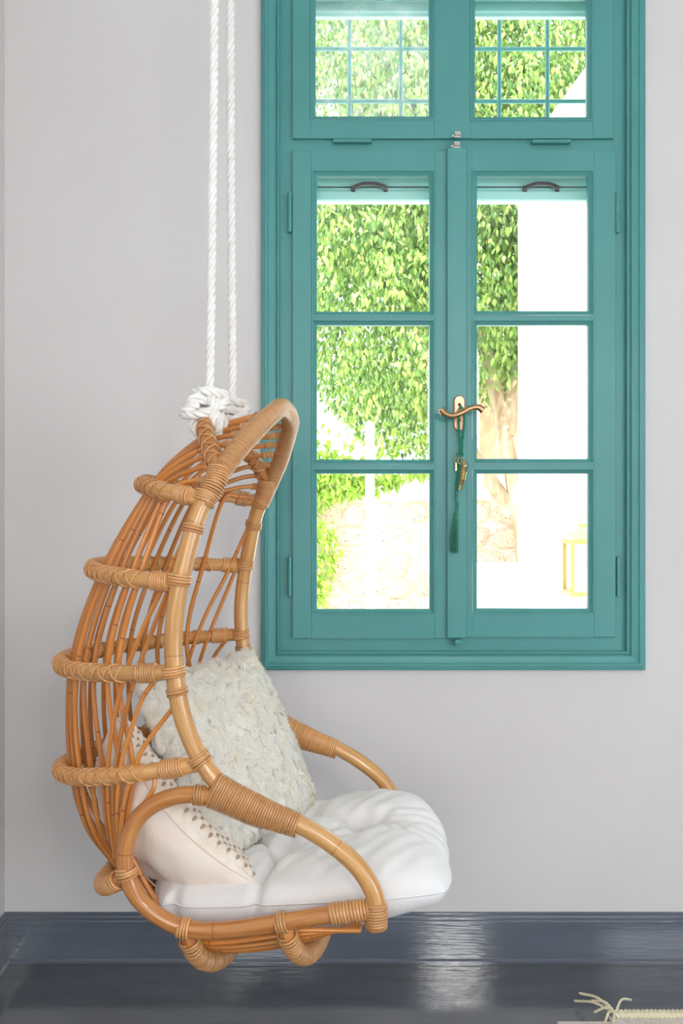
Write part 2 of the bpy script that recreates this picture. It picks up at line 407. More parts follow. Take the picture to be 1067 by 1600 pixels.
sl = sash('sash', wx(457), wx(712), wz(997), wz(237), [(wx(495), wx(671), wz(b), wz(a)) for a, b in rows], M['glass'])
sr = sash('sash', wx(714), wx(961), wz(995), wz(237), [(wx(745), wx(919), wz(b-1), wz(a)) for a, b in rows], M['glass'])
st = sash('transom_sash', wx(457), wx(957), wz(218), wz(-40), [(wx(493), wx(670), wz(182), wz(-4)), (wx(742), wx(917), wz(183), wz(-4))], [M['dirty_glass'], M['glass']])
mb = MB(); bevel_box(mb, wx(697), wx(728.5), YS-.014, YS+.002, wz(996), wz(234), .003); wb(mb, 'meeting_stile', M['teal'], smooth=False, auto=None)
for x0, x1, y0, y1, hz in [(450, 456.5, 303, 364, 0), (450, 456.5, 870, 931, 0), (960.5, 966, 303, 365, 0), (962, 967.5, 870, 931, 0), (521, 580, 218.5, 226, 1), (830, 890, 219.5, 227, 1)]:
    mb = MB(); r = .0065
    if hz: a, b = (wx(x0), YS-.002, wz((y0+y1)/2)), (wx(x1), YS-.002, wz((y0+y1)/2))
    else: a, b = (wx((x0+x1)/2), YS-.002, wz(y1)), (wx((x0+x1)/2), YS-.002, wz(y0))
    a, b = np.array(a), np.array(b); c = (a+b)/2; d = (b-a)/np.linalg.norm(b-a)
    mb.tube(np.linspace(a, c-d*.0007, 4), r, 12); mb.tube(np.linspace(c+d*.0007, b, 4), r, 12)
    o = (0, 0, r*.6) if hz else (r*.6, 0, 0)
    mb.box(min(a[0], b[0])-o[0], max(a[0], b[0])+o[0], YS-.002, YF+.001, min(a[2], b[2])-o[2], max(a[2], b[2])+o[2])
    wb(mb, 'hinge', M['teal'])
# small latches
for (px, py, metal) in [(713, 215, 1), (712, 231, 1), (714, 1003, 0)]:
    mb = MB(); x, z = wx(px), wz(py)
    bevel_box(mb, x-.017, x+.013, YS-.006, YS+.016, z-.0045, z+.004, .001); mb.box(x-.008, x+.010, YS-.016, YS-.004, z-.009, z+.010)
    mb.tube([(x-.008, YS-.018, z), (x+.010, YS-.018, z)], .004, 10)
    wb(mb, 'latch', M['silver'] if metal else M['teal'])
# handle
hx = wx(716); hy = YS-.014
hp = empty('window_handle', (hx-WO[0], hy-WO[1], wz(647)-WO[2]), parent=win); HO = np.array([hx, hy, wz(647)])
mb = MB()
def stadium(cx, cz, w, h, y, n=14):
    t = np.linspace(0, np.pi, n); r = w/2
    top = [(cx+r*math.cos(a), y, cz+h/2-r+r*math.sin(a)) for a in t]; bot = [(cx-r*math.cos(a), y, cz-h/2+r-r*math.sin(a)) for a in t]
    return top+bot
o1 = stadium(hx, wz(647), .036, .112, hy); o2 = stadium(hx, wz(647), .035, .111, hy-.006); o3 = stadium(hx, wz(647), .029, .105, hy-.009)
n = len(o1); f = []
for a in range(2):
    for k in range(n): f.append((a*n+k, a*n+(k+1) % n, (a+1)*n+(k+1) % n, (a+1)*n+k))
f.append(tuple(range(2*n, 3*n))); mb.add(o1+o2+o3, f)
mb.build('backplate', M['plate'], hp, origin=tuple(HO), auto=30)
for dz in (.026, -.022):
    mb = MB(); mb.tube([(hx, hy-.006, wz(647)+dz), (hx, hy-.0115, wz(647)+dz)], .0048, 12); mb.build('screw', M['darkhole'], hp, origin=tuple(HO), auto=30)
mb = MB(); mb.tube([(hx+.001, hy-.004, wz(646)), (hx+.001, hy-.045, wz(646))], .0085, 14)
lev = spline([(wx(686), hy-.050, wz(644)), (wx(690), hy-.051, wz(649)), (wx(702), hy-.047, wz(653)), (wx(716), hy-.044, wz(649)), (wx(730), hy-.047, wz(642)), (wx(742), hy-.05, wz(640)), (wx(750), hy-.05, wz(645))], 50)
t = np.linspace(0, 1, 50); mb.tube(lev,   .0082+.0034*np.abs(2*t-1)**2.5-.002*np.exp(-((t-.5)/.1)**2)*0, 14)
mb.build('lever', M['brass'], hp, origin=tuple(HO))
# rolling insect screens drawn up just outside the sashes
for (x0, x1) in ((OX0+.03, wx(706)), (wx(708), OX1-.03)):
    mb = MB(); y = YW+.10; zt = wz(262)
    for (za, zb, yy) in [(262, 288, 0), (289, 294, .006), (294.5, 297, .003), (298, 313, -.002)]:
        bevel_box(mb, x0, x1, y+yy, y+.04, 1.4+(800-zb)*.002*1.031, 1.4+(800-za)*.002*1.031, .003)
    mb.box(x0, x1, y+.006, y+.04, 1.4+(800-313)*.00206, 1.4+(800-262)*.00206)
    s = wb(mb, 'screen_bar', M['screen_teal'], smooth=False, auto=None)
    cx = (577 if x0 < 0 else 845); c = (cx-533.5)*.00206; z = 1.4+(800-293)*.00206
    mb = MB(); pts = spline([(c-.053, y, z-.007), (c-.051, y-.014, z-.004), (c-.025, y-.026, z+.004), (c, y-.028, z+.005), (c+.025, y-.026, z+.004), (c+.051, y-.014, z-.004), (c+.053, y, z-.007)], 30)
    mb.tube(pts, .0065, 10); bevel_box(mb, c-.058, c-.046, y-.012, y+.003, z-.014, z+.004); bevel_box(mb, c+.046, c+.058, y-.012, y+.003, z-.014, z+.004)
    wb(mb, 'screen_handle', M['black'], s)
    # screen box over the transom light, and grille of iron bars further out
for (x0, x1) in ((OX0+.03, wx(706)), (wx(708), OX1-.03)):
    mb = MB(); y = YW+.10
    bevel_box(mb, x0, x1, y, y+.05, 1.4+(800-18)*.00206, 1.4+(800+6)*.00206, .004); mb.box(x0, x1, y+.008, y+.03, 1.4+(800-23)*.00206, 1.4+(800-18)*.00206)
    wb(mb, 'screen_bar', M['screen_teal'], smooth=False, auto=None)
YG = YW+.30; sc = YG/1600
for px in (546, 626, 703, 780, 855, 932):
    mb = MB(); x = (px-533.5)*sc; mb.tube([(x, YG, 1.4+(800-196)*sc), (x, YG, OZ1)], .0075, 10); wb(mb, 'grille_bar', M['teal'])
for py in (75, 157):
    mb = MB(); z = 1.4+(800-py)*sc; mb.tube([(OX0, YG+.008, z), (OX1, YG+.008, z)], .0075, 10); wb(mb, 'grille_bar', M['teal'])
mb = MB(); mb.box(OX0, OX1, YG-.012, YG+.02, 1.4+(800-205)*sc, 1.4+(800-190)*sc); wb(mb, 'grille_rail', M['teal'], smooth=False, auto=None)
mb = MB(); mb.box(OX0-.04, OX1+.04, YW+.085, YW+.36, OZ0-.03, OZ0+.01); struct(mb.build('trim_1', M['white_ext'], smooth=False))

# keys on a green tasselled cord, hung from the handle
kt = empty('key_tassel', (hx, hy-.03, wz(647)))
tag(kt, 'emerald green tasselled cord with keys and gold fob hanging from window handle', 'tassel')
KO = np.array(kt.location); yk = hy-.022
def twisted(mb, P, r, pitch, strands=3, n=6, spread=.62, rs=.62, per=10):
    Lg = plen(P); K = max(8, int(Lg/pitch*per)); Q = resample(P, K); T, A, B = frames(Q)
    for k in range(strands):
        ph = 2*np.pi*(np.linspace(0, Lg/pitch, K)+k/strands)
        mb.tube(Q+r*spread*(np.cos(ph)[:, None]*A+np.sin(ph)[:, None]*B), r*rs, n)
mb = MB()
twisted(mb, spline([(wx(717), yk, wz(716)), (wx(716), yk-.003, wz(690)), (wx(714), yk-.006, wz(668)), (wx(713.5), yk-.016, wz(648)), (wx(716), yk-.022, wz(639)), (wx(721), yk-.016, wz(648)), (wx(722), yk-.006, wz(666)), (wx(719.5), yk-.003, wz(690)), (wx(717.5), yk, wz(714))], 80), .0036, .012)
twisted(mb, spline([(wx(716), yk, wz(712)), (wx(714), yk+.003, wz(735)), (wx(711), yk+.004, wz(760)), (wx(711), yk+.004, wz(780)), (wx(712), yk+.003, wz(792)), (wx(709.5), yk+.002, wz(803))], 60), .0038, .012)
th = np.linspace(0, 4*np.pi, 50)
twisted(mb, np.stack([wx(716.5)+.006*np.cos(th), yk+.006*np.sin(th), wz(709)-.010*th/th[-1]], -1), .0036, .012)
mb.build('cord', M['green_cord'], kt, origin=tuple(KO))
mb = MB(); tx, tz = wx(709.5), wz(803)
prof = [(0, .004), (.006, .003), (.0075, -.002), (.0065, -.006), (.0065, -.012), (.0075, -.016), (.009, -.02)]
for k in range(len(prof)-1): pass
ang = np.linspace(0, 2*np.pi, 17)
mb.grid([[(tx+r*math.cos(a), yk+r*math.sin(a), tz+z) for a in ang] for r, z in prof], flip=False)
for k in range(46):
    a = k*2.399; rr = .0095*math.sqrt((k+.5)/46); d = .62+.38*rr/.0095
    p0 = np.array([tx+rr*.75*math.cos(a), yk+rr*.75*math.sin(a), tz-.013]); p1 = np.array([tx+rr*1.25*math.cos(a)-.004, yk+rr*1.2*math.sin(a), tz-.085]); p2 = np.array([tx+rr*1.15*math.cos(a+.15)-.004, yk+rr*1.2*math.sin(a+.15), tz-.118+rng.uniform(-.002, .002)])
    mb.tube(spline([p0, p1, p2], 12), .0014, 5)
mb.build('tassel_skirt', M['green_cord'], kt, origin=tuple(KO))
mb = MB(); th = np.linspace(0, 2*np.pi, 20); mb.tube(np.stack([tx+.0075*np.cos(th), yk+.0075*np.sin(th), 0*th+tz-.004], -1), .0014, 6); mb.build('band', M['gold'], kt, origin=tuple(KO))
mb = MB(); mb.tube(np.stack([wx(717.5)+.011*np.cos(th), yk-.007+.003*np.sin(th), wz(721)+.011*np.sin(th)], -1), .0011, 6); mb.build('key_ring', M['silver'], kt, origin=tuple(KO))
mb = MB()   # gold bottle-shaped fob, slightly crumpled
fp = spline([(wx(721.5), yk-.010, wz(721)), (wx(721), yk-.012, wz(733)), (wx(718.5), yk-.014, wz(750)), (wx(714.5), yk-.012, wz(764))], 28); t = np.linspace(0, 1, 28)
mb.tube(fp, .0055+.0048*np.sin(np.pi*np.clip(t*1.05, 0, 1))**1.2+.0010*np.sin(t*21), 9)
mb.tube(np.linspace(fp[-1], fp[-1]+np.array([-.0015, 0, -.004]), 3), .0062, 12); mb.build('fob', M['gold'], kt, origin=tuple(KO))
mb = MB(); kx, kz = wx(710.5), wz(720)
mb.tube(np.stack([kx+.006*np.cos(th), 0*th+yk-.006, kz+.008*np.sin(th)], -1), .002, 6)
bevel_box(mb, kx-.004, kx+.0005, yk-.007, yk-.005, kz-.034, kz-.006, .0004); mb.build('key', M['gold'], kt, origin=tuple(KO), auto=30)
mb = MB(); mb.tube([(wx(724.5), yk-.012, wz(729)), (wx(725.5), yk-.014, wz(729))], .0082, 16); mb.build('disc_charm', M['silver'], kt, origin=tuple(KO), auto=30)

# ------------------------------------------------------------------ the hanging chair
XC, YC, ZB = -.302, 2.37, .40
RZ = math.radians(-6.5)
EF = np.array([math.cos(RZ), math.sin(RZ)]); ES = np.array([-math.sin(RZ), math.cos(RZ)])
def PL(px, py, s):
    """chair coordinates (forward, across, height) of a measured point lying in the chair's side plane s"""
    dx, dz = (px-533.5)/1600, (800-py)/1600
    t = (s+XC*ES[0]+YC*ES[1])/(dx*ES[0]+ES[1])
    return np.array([(dx*t-XC)*EF[0]+(t-YC)*EF[1], s, 1.4+dz*t])
def L2W(p): p = np.asarray(p, float); return np.stack([XC+p[..., 0]*EF[0]+p[..., 1]*ES[0], YC+p[..., 0]*EF[1]+p[..., 1]*ES[1], p[..., 2]], -1)
def flipS(P): P = np.array(P, float); P[..., 1] *= -1; return P
chair = empty('hanging_chair', (XC, YC, ZB), RZ)
tag(chair, 'honey coloured rattan hanging chair with hooded basket back and curled arms', 'chair')
CO = (0, 0, ZB)
def cb(mb, name, m, parent=None, **k): return mb.build(name, m, parent or chair, origin=CO, **k)
RP = .0185
near = [PL(*p) for p in [(588, 1446, -.325), (586, 1402, -.325), (562, 1358, -.325), (520, 1320, -.325), (470, 1289, -.325), (430, 1270, -.325), (385, 1250, -.325), (345, 1226, -.322), (318, 1193, -.32), (297, 1153, -.32), (282, 1108, -.32), (274, 1060, -.32), (271, 1000, -.32), (277, 935, -.32), (289, 875, -.315), (311, 800, -.30), (338, 748, -.275), (372, 702, -.225), (402, 668, -.16), (427, 645, -.085)]]
apex = PL(441, 637, 0)
half = list(near); far_half = []
for p in near[::-1]:
    q = flipS(p)
    if q[2] > 1.42: q = q+np.array([.008*min(1, (q[2]-1.42)/.08), .010, 0])
    far_half.append(q)
fr_path = spline(half+[apex]+far_half, 220)
t = np.linspace(0, 1, 220); rr = RP*(1-.0*t)
for c in (.16, .31, .69, .83): rr = rr*(1+.05*np.exp(-((t-c)/.003)**2))
mb = MB(); mb.tube(fr_path, rr, 16); frame_o = cb(mb, 'frame_pole', M['pole'])
# side rails: from under the arm back, down and forward under the seat
RR = .0175
rail_pts = [PL(*p) for p in [(583, 1420, -.322), (520, 1428, -.325), (440, 1441, -.325), (350, 1453, -.325), (292, 1451, -.325), (245, 1430, -.325), (211, 1397, -.325), (197, 1360, -.325), (197, 1322, -.325), (211, 1285, -.325), (237, 1259, -.325), (275, 1244, -.325), (318, 1243, -.327), (365, 1259, -.329), (404, 1276, -.329), (441, 1289, -.328)]]
rail = spline(rail_pts, 130); rails = [rail, flipS(rail)]
for R in rails:
    mb = MB(); mb.tube(R, RR, 14); cb(mb, 'side_rail', M['rail'])
# rings of the back
RG = .0165
def section(w, uj, d, zj, zb, th, off=0., p=1.0):
    """U-shaped cross-section point at angle th; off moves it towards the inside"""
    th = np.asarray(th, float)
    s = (w-off)*np.sin(th); u = uj-(d-off)*np.cos(th); z = zj+(zb-zj)*np.cos(th)
    return np.stack([u, s, z], -1)
rings = {}
def ring_def(jp, sj, bp):
    j = PL(*jp, -sj); b = PL(*bp, 0); return (sj, j[0], j[0]-b[0], j[2], b[2])
rings[1] = ring_def((316, 779), .295, (236, 757))
rings[2] = ring_def((289, 911), .318, (159, 884))
rings[3] = ring_def((272, 1050), .32, (110, 1028))
rings[4] = ring_def((316, 1192), .32, (108, 1190))
for k, rg in rings.items():
    th = np.linspace(-math.pi/2, math.pi/2, 70)
    P = resample(section(*rg, th), 70)
    mb = MB(); mb.tube(P, RG, 14); ro = cb(mb, 'back_ring', M['pole'])
    mb = MB(); a0, a1 = .105, .895
    S = sub(P, a0, a1, 60)
    for dr in (1, -1):
        for ph in (.9, .9+math.pi): coil(mb, S, RG+.0012, .060, .0020, direction=dr, phase=ph, per=30)
    coil(mb, sub(P, .42, .58, 40), RG+.0030, .0115, .0030, direction=1, per=16, jitter=.03)
    cb(mb, 'lattice_binding', M['cane'], ro)
    for e in (0, 1):
        a = (.035, .075) if e == 0 else (.925, .965)
        mb = MB(); coil(mb, sub(P, *a, 14), RG+.0015, .0052, .0029); cb(mb, 'binding', M['cane'], ro)
        # strands lashing the ring end to the pole
        pt = P[0] if e == 0 else P[-1]; f = frac_at(fr_path, pt); hl = .0115/plen(fr_path)
        mb = MB(); S2 = sub(fr_path, f-hl, f+hl, 12); S2[:, 0] -= .003
        coil(mb, S2, RP+.0042, .0056, .0030); cb(mb, 'lashing', M['cane'], ro)
# sagging ribs below the seat and behind its back edge, fully wrapped
ribs = [(.322, *(lambda j: (j[0], .118, j[2], .590))(PL(199, 1366, -.322))),
        (.322, *(lambda j: (j[0], -.035, j[2], .418))(PL(290, 1452, -.322))),
        (.322, *(lambda j: (j[0], -.035, j[2], .442))(PL(443, 1443, -.322)))]
for rb in ribs:
    P = resample(section(*rb, np.linspace(-math.pi/2, math.pi/2, 60)), 60)
    mb = MB(); mb.tube(P, .0155, 12); ro = cb(mb, 'seat_rib', M['rail'])
    mb = MB(); coil(mb, sub(P, .03, .97, 90), .0182, .0078, .0034, jitter=.03, per=14); cb(mb, 'wrapping', M['cane'], ro)
    for e, R in ((0, rails[0]), (1, rails[1])):
        f = frac_at(R, P[0] if e == 0 else P[-1]); hl = .011/plen(R)
        mb = MB(); coil(mb, sub(R, f-hl, f+hl, 12), RR+.0025, .0062, .0031); cb(mb, 'lashing', M['cane'], ro)
# front crossbar
fb = spline([PL(588, 1432, -.315), np.array([.415, -.15, .572]), np.array([.415, .15, .572]), flipS(PL(588, 1432, -.315))], 40)
mb = MB(); mb.tube(fb, .016, 12); cb(mb, 'front_bar', M['rail'])
# spindles: hood -> rings -> under the seat
hood_f = [frac_at(fr_path, p) for p in (near[15], apex)]
thm = math.radians(66); NS = 19; ofi = RG+.0058
for k in range(NS):
    x = -1+2*k/(NS-1); th = thm*x+rng.normal(0, .012)
    far = x > 0
    # where the top end meets the wrapped hood
    fa = hood_f[1]-(hood_f[1]-hood_f[0])*(abs(x)**.9)*.92
    if far: fa = 1-fa
    if abs(x) < .02: fa = hood_f[1]
    top = sub(fr_path, fa, min(1, fa+.001), 2)[0]
    pts = [top-np.array([.004, 0, .004])]
    r1 = section(*rings[1], th, ofi)
    mid = .5*(top+r1); bul = 1-abs(x)**2
    pts.append(.62*top+.38*r1+np.array([-.020*bul, 0, .028*bul])); pts.append(.25*top+.75*r1+np.array([-.016*bul, 0, .022*bul]))
    for q in (1, 2, 3, 4): pts.append(section(*rings[q], th, ofi))
    jt = lambda a: rng.normal(0, a)
    pts.append(section(.29, .005, .285, .80, .70, th)+[jt(.004), 0, 0])
    pts.append(section(.235, -.055, .165, .73, .612, th))
    pts.append(section(.25, .0, .10, .60, .495, th))
    A, B = ribs[1], ribs[2]
    sl = th*1.16
    pts.append(section(A[0]-.03, A[1], -.02, A[3], A[4]+.026, sl)); pts.append(section(B[0]-.03, B[1], -.02, B[3], B[4]+.026, sl))
    pts.append(section(.285, .374, 0, .585, .585, sl)+[0, 0, -.024])
    P = spline(pts, 150); t = np.linspace(0, 1, 150)
    r = .0057*(1+.10*np.exp(-((t-rng.uniform(.2, .3))/.004)**2)+.10*np.exp(-((t-rng.uniform(.45, .6))/.004)**2))
    mb = MB(); mb.tube(P, r, 8); so = cb(mb, 'spindle', M['spindle'])
    if abs(x) > .02:
        mb = MB(); coil(mb, sub(P, .012, .026, 8), .0075, .0042, .0021); cb(mb, 'binding', M['cane'], so)
# raking side strands between the poles and the basket
strands = [
    [(302, 812, -.300), (276, 868, -.300), (251, 925, -.298), (222, 985, -.29), (199, 1045, -.282), (181, 1110, -.275), (170, 1180, -.27), (170, 1262, -.25), (180, 1340, -.23)],
    [(262, 925, -.308), (238, 985, -.305), (214, 1050, -.298), (196, 1115, -.29), (183, 1187, -.283), (178, 1262, -.262), (184, 1340, -.24)],
    [(246, 1058, -.312), (222, 1092, -.308), (205, 1140, -.30), (190, 1190, -.292), (183, 1262, -.275), (187, 1345, -.25)],
    [(277, 1098, -.318), (250, 1132, -.314), (222, 1172, -.306), (211, 1202, -.302), (197, 1240, -.292), (189, 1295, -.275), (189, 1348, -.26)],
    [(232, 1205, -.312), (241, 1217, -.312), (240, 1232, -.316), (229, 1250, -.320), (221, 1262, -.322)],
]
for S in strands:
    P = spline([PL(*p) for p in S], 70)
    for Q in (P, flipS(P)):
        mb = MB(); mb.tube(Q, .0050, 8); cb(mb, 'spindle', M['spindle'])
# hanging bow bridging the hood, from which the ropes hold the chair
bow_n = [PL(335, 762, -.283), PL(338, 735, -.268), PL(330, 705, -.228), PL(320, 672, -.172), np.array([.020, -.09, 1.600])]
bow = spline(bow_n+[np.array([.018, 0, 1.606])]+[flipS(p) for p in bow_n[::-1]], 90)
mb = MB(); mb.tube(bow, .0165, 14); bo = cb(mb, 'hanging_bow', M['rail'])
mb = MB()
for dr in (1, -1):
    for ph in (.4, .4+math.pi): coil(mb, sub(bow, .08, .92, 90), .0178, .058, .0020, direction=dr, phase=ph, per=30)
cb(mb, 'lattice_binding', M['cane'], bo)
# closely wound cane on the hood and on the arm joints
f0, f1 = frac_at(fr_path, near[15]), frac_at(fr_path, far_half[4])
mb = MB(); coil(mb, sub(fr_path, f0+.010, f1-.010, 220), RP+.0010, .0052, .0029, jitter=.006, per=14); cb(mb, 'hood_wrapping', M['cane'], frame_o)
for sg in (0, 1):
    fl = (lambda q: q) if sg == 0 else flipS
    # crotch where the bow joins the hood
    c = spline([fl((PL(*a)+PL(*b))/2) for a, b in [((318, 786, -.295), (318, 786, -.295)), ((333, 757, -.282), (336, 757, -.28)), ((349, 733, -.262), (337, 735, -.268))]], 20)
    mb = MB(); coil(mb, c, np.array([.0205, .0215, .0225]), .0056, .0027, per=16, jitter=.012); cb(mb, 'crotch_wrapping', M['cane'], frame_o)
    f = frac_at(fr_path, fl(PL(303, 822, -.303))); hl = .011/plen(fr_path)
    for ff in (f, frac_at(fr_path, fl(PL(276, 1078, -.32)))):
        mb = MB(); coil(mb, sub(fr_path, ff-hl*.8, ff+hl*.8, 10), RP+.0018, .0056, .0029); cb(mb, 'binding', M['cane'], frame_o)
    # arm joint
    pts = [((336, 1221), (328, 1246)), ((362, 1239), (365, 1259)), ((400, 1258), (404, 1276)), ((440, 1276), (441, 1286)), ((466, 1288), (466, 1293))]
    c = spline([fl((PL(*a, -.324)+PL(*b, -.328))/2) for a, b in pts], 30)
    hv = [.5*np.linalg.norm(PL(*a, -.324)-PL(*b, -.328))+RP+.0015 for a, b in pts]
    mb = MB(); coil(mb, c, (np.array([.022, .023, .022, .021, .0205]), np.array(hv)-.0006), .0053, .0029, per=18, jitter=.006); cb(mb, 'arm_wrapping', M['cane'], frame_o)
    R = rails[sg]; f = frac_at(R, fl(PL(312, 1243, -.327))); hl = .012/plen(R)
    mb = MB(); coil(mb, sub(R, f-hl, f+hl, 10), RR+.0016, .0054, .0028); cb(mb, 'binding', M['cane'], frame_o)
    # front corner binding
    mb = MB(); coil(mb, sub(R, .006, .085, 20), RR+.0022, .0066, .0034); cb(mb, 'binding', M['cane'], frame_o)
    mb = MB(); c = np.linspace(fl(PL(588, 1452, -.325)), fl(PL(587, 1412, -.325)), 10)
    coil(mb, c, np.array([.0185, .021, .0215, .021]), .0058, .0032, jitter=.02, per=16); cb(mb, 'binding', M['cane'], frame_o)

# ------------------------------------------------------------------ ropes with knots
def rope_thing(s, label, top, body, knots):
    ro = empty('hanging_rope', tuple(body[-1])); tag(ro, label, 'rope', 'ropes carrying the chair'); O = tuple(body[-1])
    mb = MB(); twisted(mb, spline([top]+body, 200), .0094, .060, n=8, spread=.52, rs=.56, per=20); mb.build('rope', M['rope'], ro, origin=O)
    for i, kp in enumerate(knots):
        mb = MB(); twisted(mb, spline(kp, 90), .0105, .062, n=8, spread=.50, rs=.56, per=20); mb.build('knot' if i == 0 else 'knot_loop', M['rope'], ro, origin=O)
    return ro
def wrap_loop(c, ax, r1, r2, turns, n, rise, ph=0.):
    """loops of rope about axis ax through c"""
    ax = np.array(ax, float); ax /= np.linalg.norm(ax); a = np.cross(ax, [0, 1., .2]); a /= np.linalg.norm(a); b = np.cross(ax, a)
    t = np.linspace(0, turns*2*math.pi, n)
    return [np.array(c)+a*r1*math.cos(q+ph)+b*r2*math.sin(q+ph)+ax*rise*(q/(2*math.pi)-turns/2) for q in t]
def at(px, py, Y): return np.array([(px-533.5)/1600*Y, Y, 1.4+(800-py)/1600*Y])
def knots_for(kx, ky, Y, bs):
    bc = L2W(np.array(bs)); bd = L2W(np.array(bs)+np.array([0, .1, 0]))-bc
    K = [wrap_loop(at(kx+4, ky+6, Y), (.25, .1, 1), .031, .028, 2.15, 26, .021, 2.6),
         wrap_loop(bc, bd+np.array([0, 0, .02]), .0275, .030, 2.2, 26, .022, 1.0)]
    K.append([at(kx-12, ky+12, Y-.03), at(kx-30, ky+19, Y-.025), at(kx-36, ky+26, Y-.005), at(kx-18, ky+28, Y-.038), at(kx+4, ky+24, Y-.044), at(kx+24, ky+14, Y-.03), at(kx+30, ky+4, Y-.005), at(kx+14, ky-6, Y+.022)])
    K.append([at(kx-8, ky-2, Y-.03), at(kx-22, ky+4, Y-.036), at(kx-24, ky+10, Y-.03)])
    return K
Yr1, Yr2 = 2.28, 2.455
rope_thing(-1, 'white twisted rope nearer the camera, left of the pair, with the larger knot', np.array([(336.5-533.5)/1600*Yr1, Yr1, ZC]), [at(335, 0, Yr1), at(332, 300, Yr1), at(328, 600, Yr1), at(327, 640, Yr1), at(324, 668, Yr1-.01)],
           knots_for(322, 620, Yr1-.01, [.022, -.115, 1.594])+[[at(330, 622, Yr1-.045), at(336, 640, Yr1-.055), at(334, 655, Yr1-.055), at(338, 668, Yr1-.05), at(330, 680, Yr1-.03)]])
rope_thing(1, 'white twisted rope nearer the wall, right of the pair, with the partly hidden knot', np.array([(360-533.5)/1600*Yr2, Yr2, ZC]), [at(360, 0, Yr2), at(361, 300, Yr2), at(363, 610, Yr2), at(362, 640, Yr2), at(357, 668, Yr2)],
           knots_for(356, 634, Yr2, [.020, .085, 1.598])[:3]+[[at(358, 650, Yr2-.03), at(352, 672, Yr2-.034), at(345, 690, Yr2-.03), at(352, 700, Yr2-.01), at(362, 690, Yr2+.0)]])

# ------------------------------------------------------------------ seat cushion
def seg_d(U, S, a, b):
    a, b = np.array(a), np.array(b); d = b-a; t = np.clip(((U-a[0])*d[0]+(S-a[1])*d[1])/np.dot(d, d), 0, 1)
    return np.hypot(U-a[0]-t*d[0], S-a[1]-t*d[1]), t
def cushion():
    n1, n2 = 150, 130
    a = np.sin(np.linspace(-1, 1, n1)*math.pi/2)[:, None]; b = np.sin(np.linspace(-1, 1, n2)*math.pi/2)[None, :]
    a = np.sign(a)*np.abs(a)**.85*1.; b = np.sign(b)*np.abs(b)**.85
    # rounded square in plan
    A, B = np.broadcast_arrays(a, b)
    k = .20; RA = A*np.sqrt(1-k*B**4); RB = B*np.sqrt(1-k*A**4)
    U = .218+.325*RA-.03*RB; S = .002+.268*RB
    U = U+.004*np.sin(S*21+.6)*np.clip(A, 0, 1)**3
    zc = .615+.026*A+.010*B
    for uc, sb in ((.155, -1), (.33, 1), (-.02, -1)): S = S-sb*.014*np.exp(-((U-uc)/.013)**2)*np.clip(B*sb, 0, 1)**4
    U = U-.012*np.exp(-((S-.03)/.014)**2)*np.clip(A, 0, 1)**4-.009*np.exp(-((S+.09)/.012)**2)*np.clip(A, 0, 1)**4
    e = np.clip((1-np.abs(A)**3.2), 0, 1)**.5*np.clip((1-np.abs(B)**3.2), 0, 1)**.5
    edge = np.clip(1-np.maximum(np.abs(A), np.abs(B))**6, 0, 1)**.5
    top = .026*edge+  .056*e*(.64+.36*np.clip(A*1.6, -1, 1))+.026*e**.5*np.clip(B, 0, 1)*np.clip(A+.4, 0, 1)
    tufts = [(.345, .03), (.345-.16, -.075), (.20, .12), (.06, .03)]
    for q in tufts:
        top = top-.044*np.exp(-((U-q[0])**2+(S-q[1])**2)/(2*.022**2))
    creases = [((.345, .03), (.52, .075), .010, .016), ((.345, .03), (.53, .02), .011, .017), ((.345, .03), (.53, -.03), .010, .016), ((.37, .0), (.54, -.085), .012, .018),
               ((.345, .03), (.20, .12), .018, .020), ((.345, .03), (.185, -.075), .022, .022), ((.185, -.075), (.20, .12), .018, .022), ((.185, -.075), (.155, -.27), .022, .014),
               ((.20, .12), (.27, .27), .018, .020), ((.06, .03), (.185, -.075), .02, .02), ((.345, .03), (.345, -.03), .014, .02), ((.345, -.05), (.20, -.13), .010, .014), ((.40, .06), (.51, .13), .006, .016)]
    for p, q, dep, w in creases:
        d, t = seg_d(U, S, p, q); top = top-1.75*dep*np.exp(-np.abs(d/(w*.75))**1.5)*(1-.45*t)*edge**.5
    nz = .003*np.sin(U*60+S*22)*np.sin(S*48-U*18)+.0016*np.sin(U*120-S*90)
    top = np.maximum(top+nz*e, .004*edge)
    bot = .032*edge+.080*e*(1-.55*np.clip(A*1.5-.2, 0, 1))
    Zt = zc+top; Zb = zc-bot
    P = np.stack([U, S, Zt], -1); Q = np.stack([U, S, Zb], -1)
    return L2W(P), L2W(Q), L2W(np.stack([U, S, zc], -1))
Pt, Pb, Pc = cushion()
co = (XC+.2, YC, .56)
sc_ = empty('seat_cushion', co, 0); tag(sc_, 'large white tufted cotton cushion on the seat of the rattan chair', 'cushion')
mb = MB(); mb.grid(Pt); mb.grid(Pb, flip=True); mb.build('cover', M['cotton'], sc_, origin=co)
loop = np.concatenate([Pc[:, 0], Pc[-1, 1:], Pc[::-1, -1][1:], Pc[0, ::-1][1:]])
mb = MB(); mb.tube(resample(loop, 260), .0022, 6, cap=False); mb.build('seam', M['cotton'], sc_, origin=co)

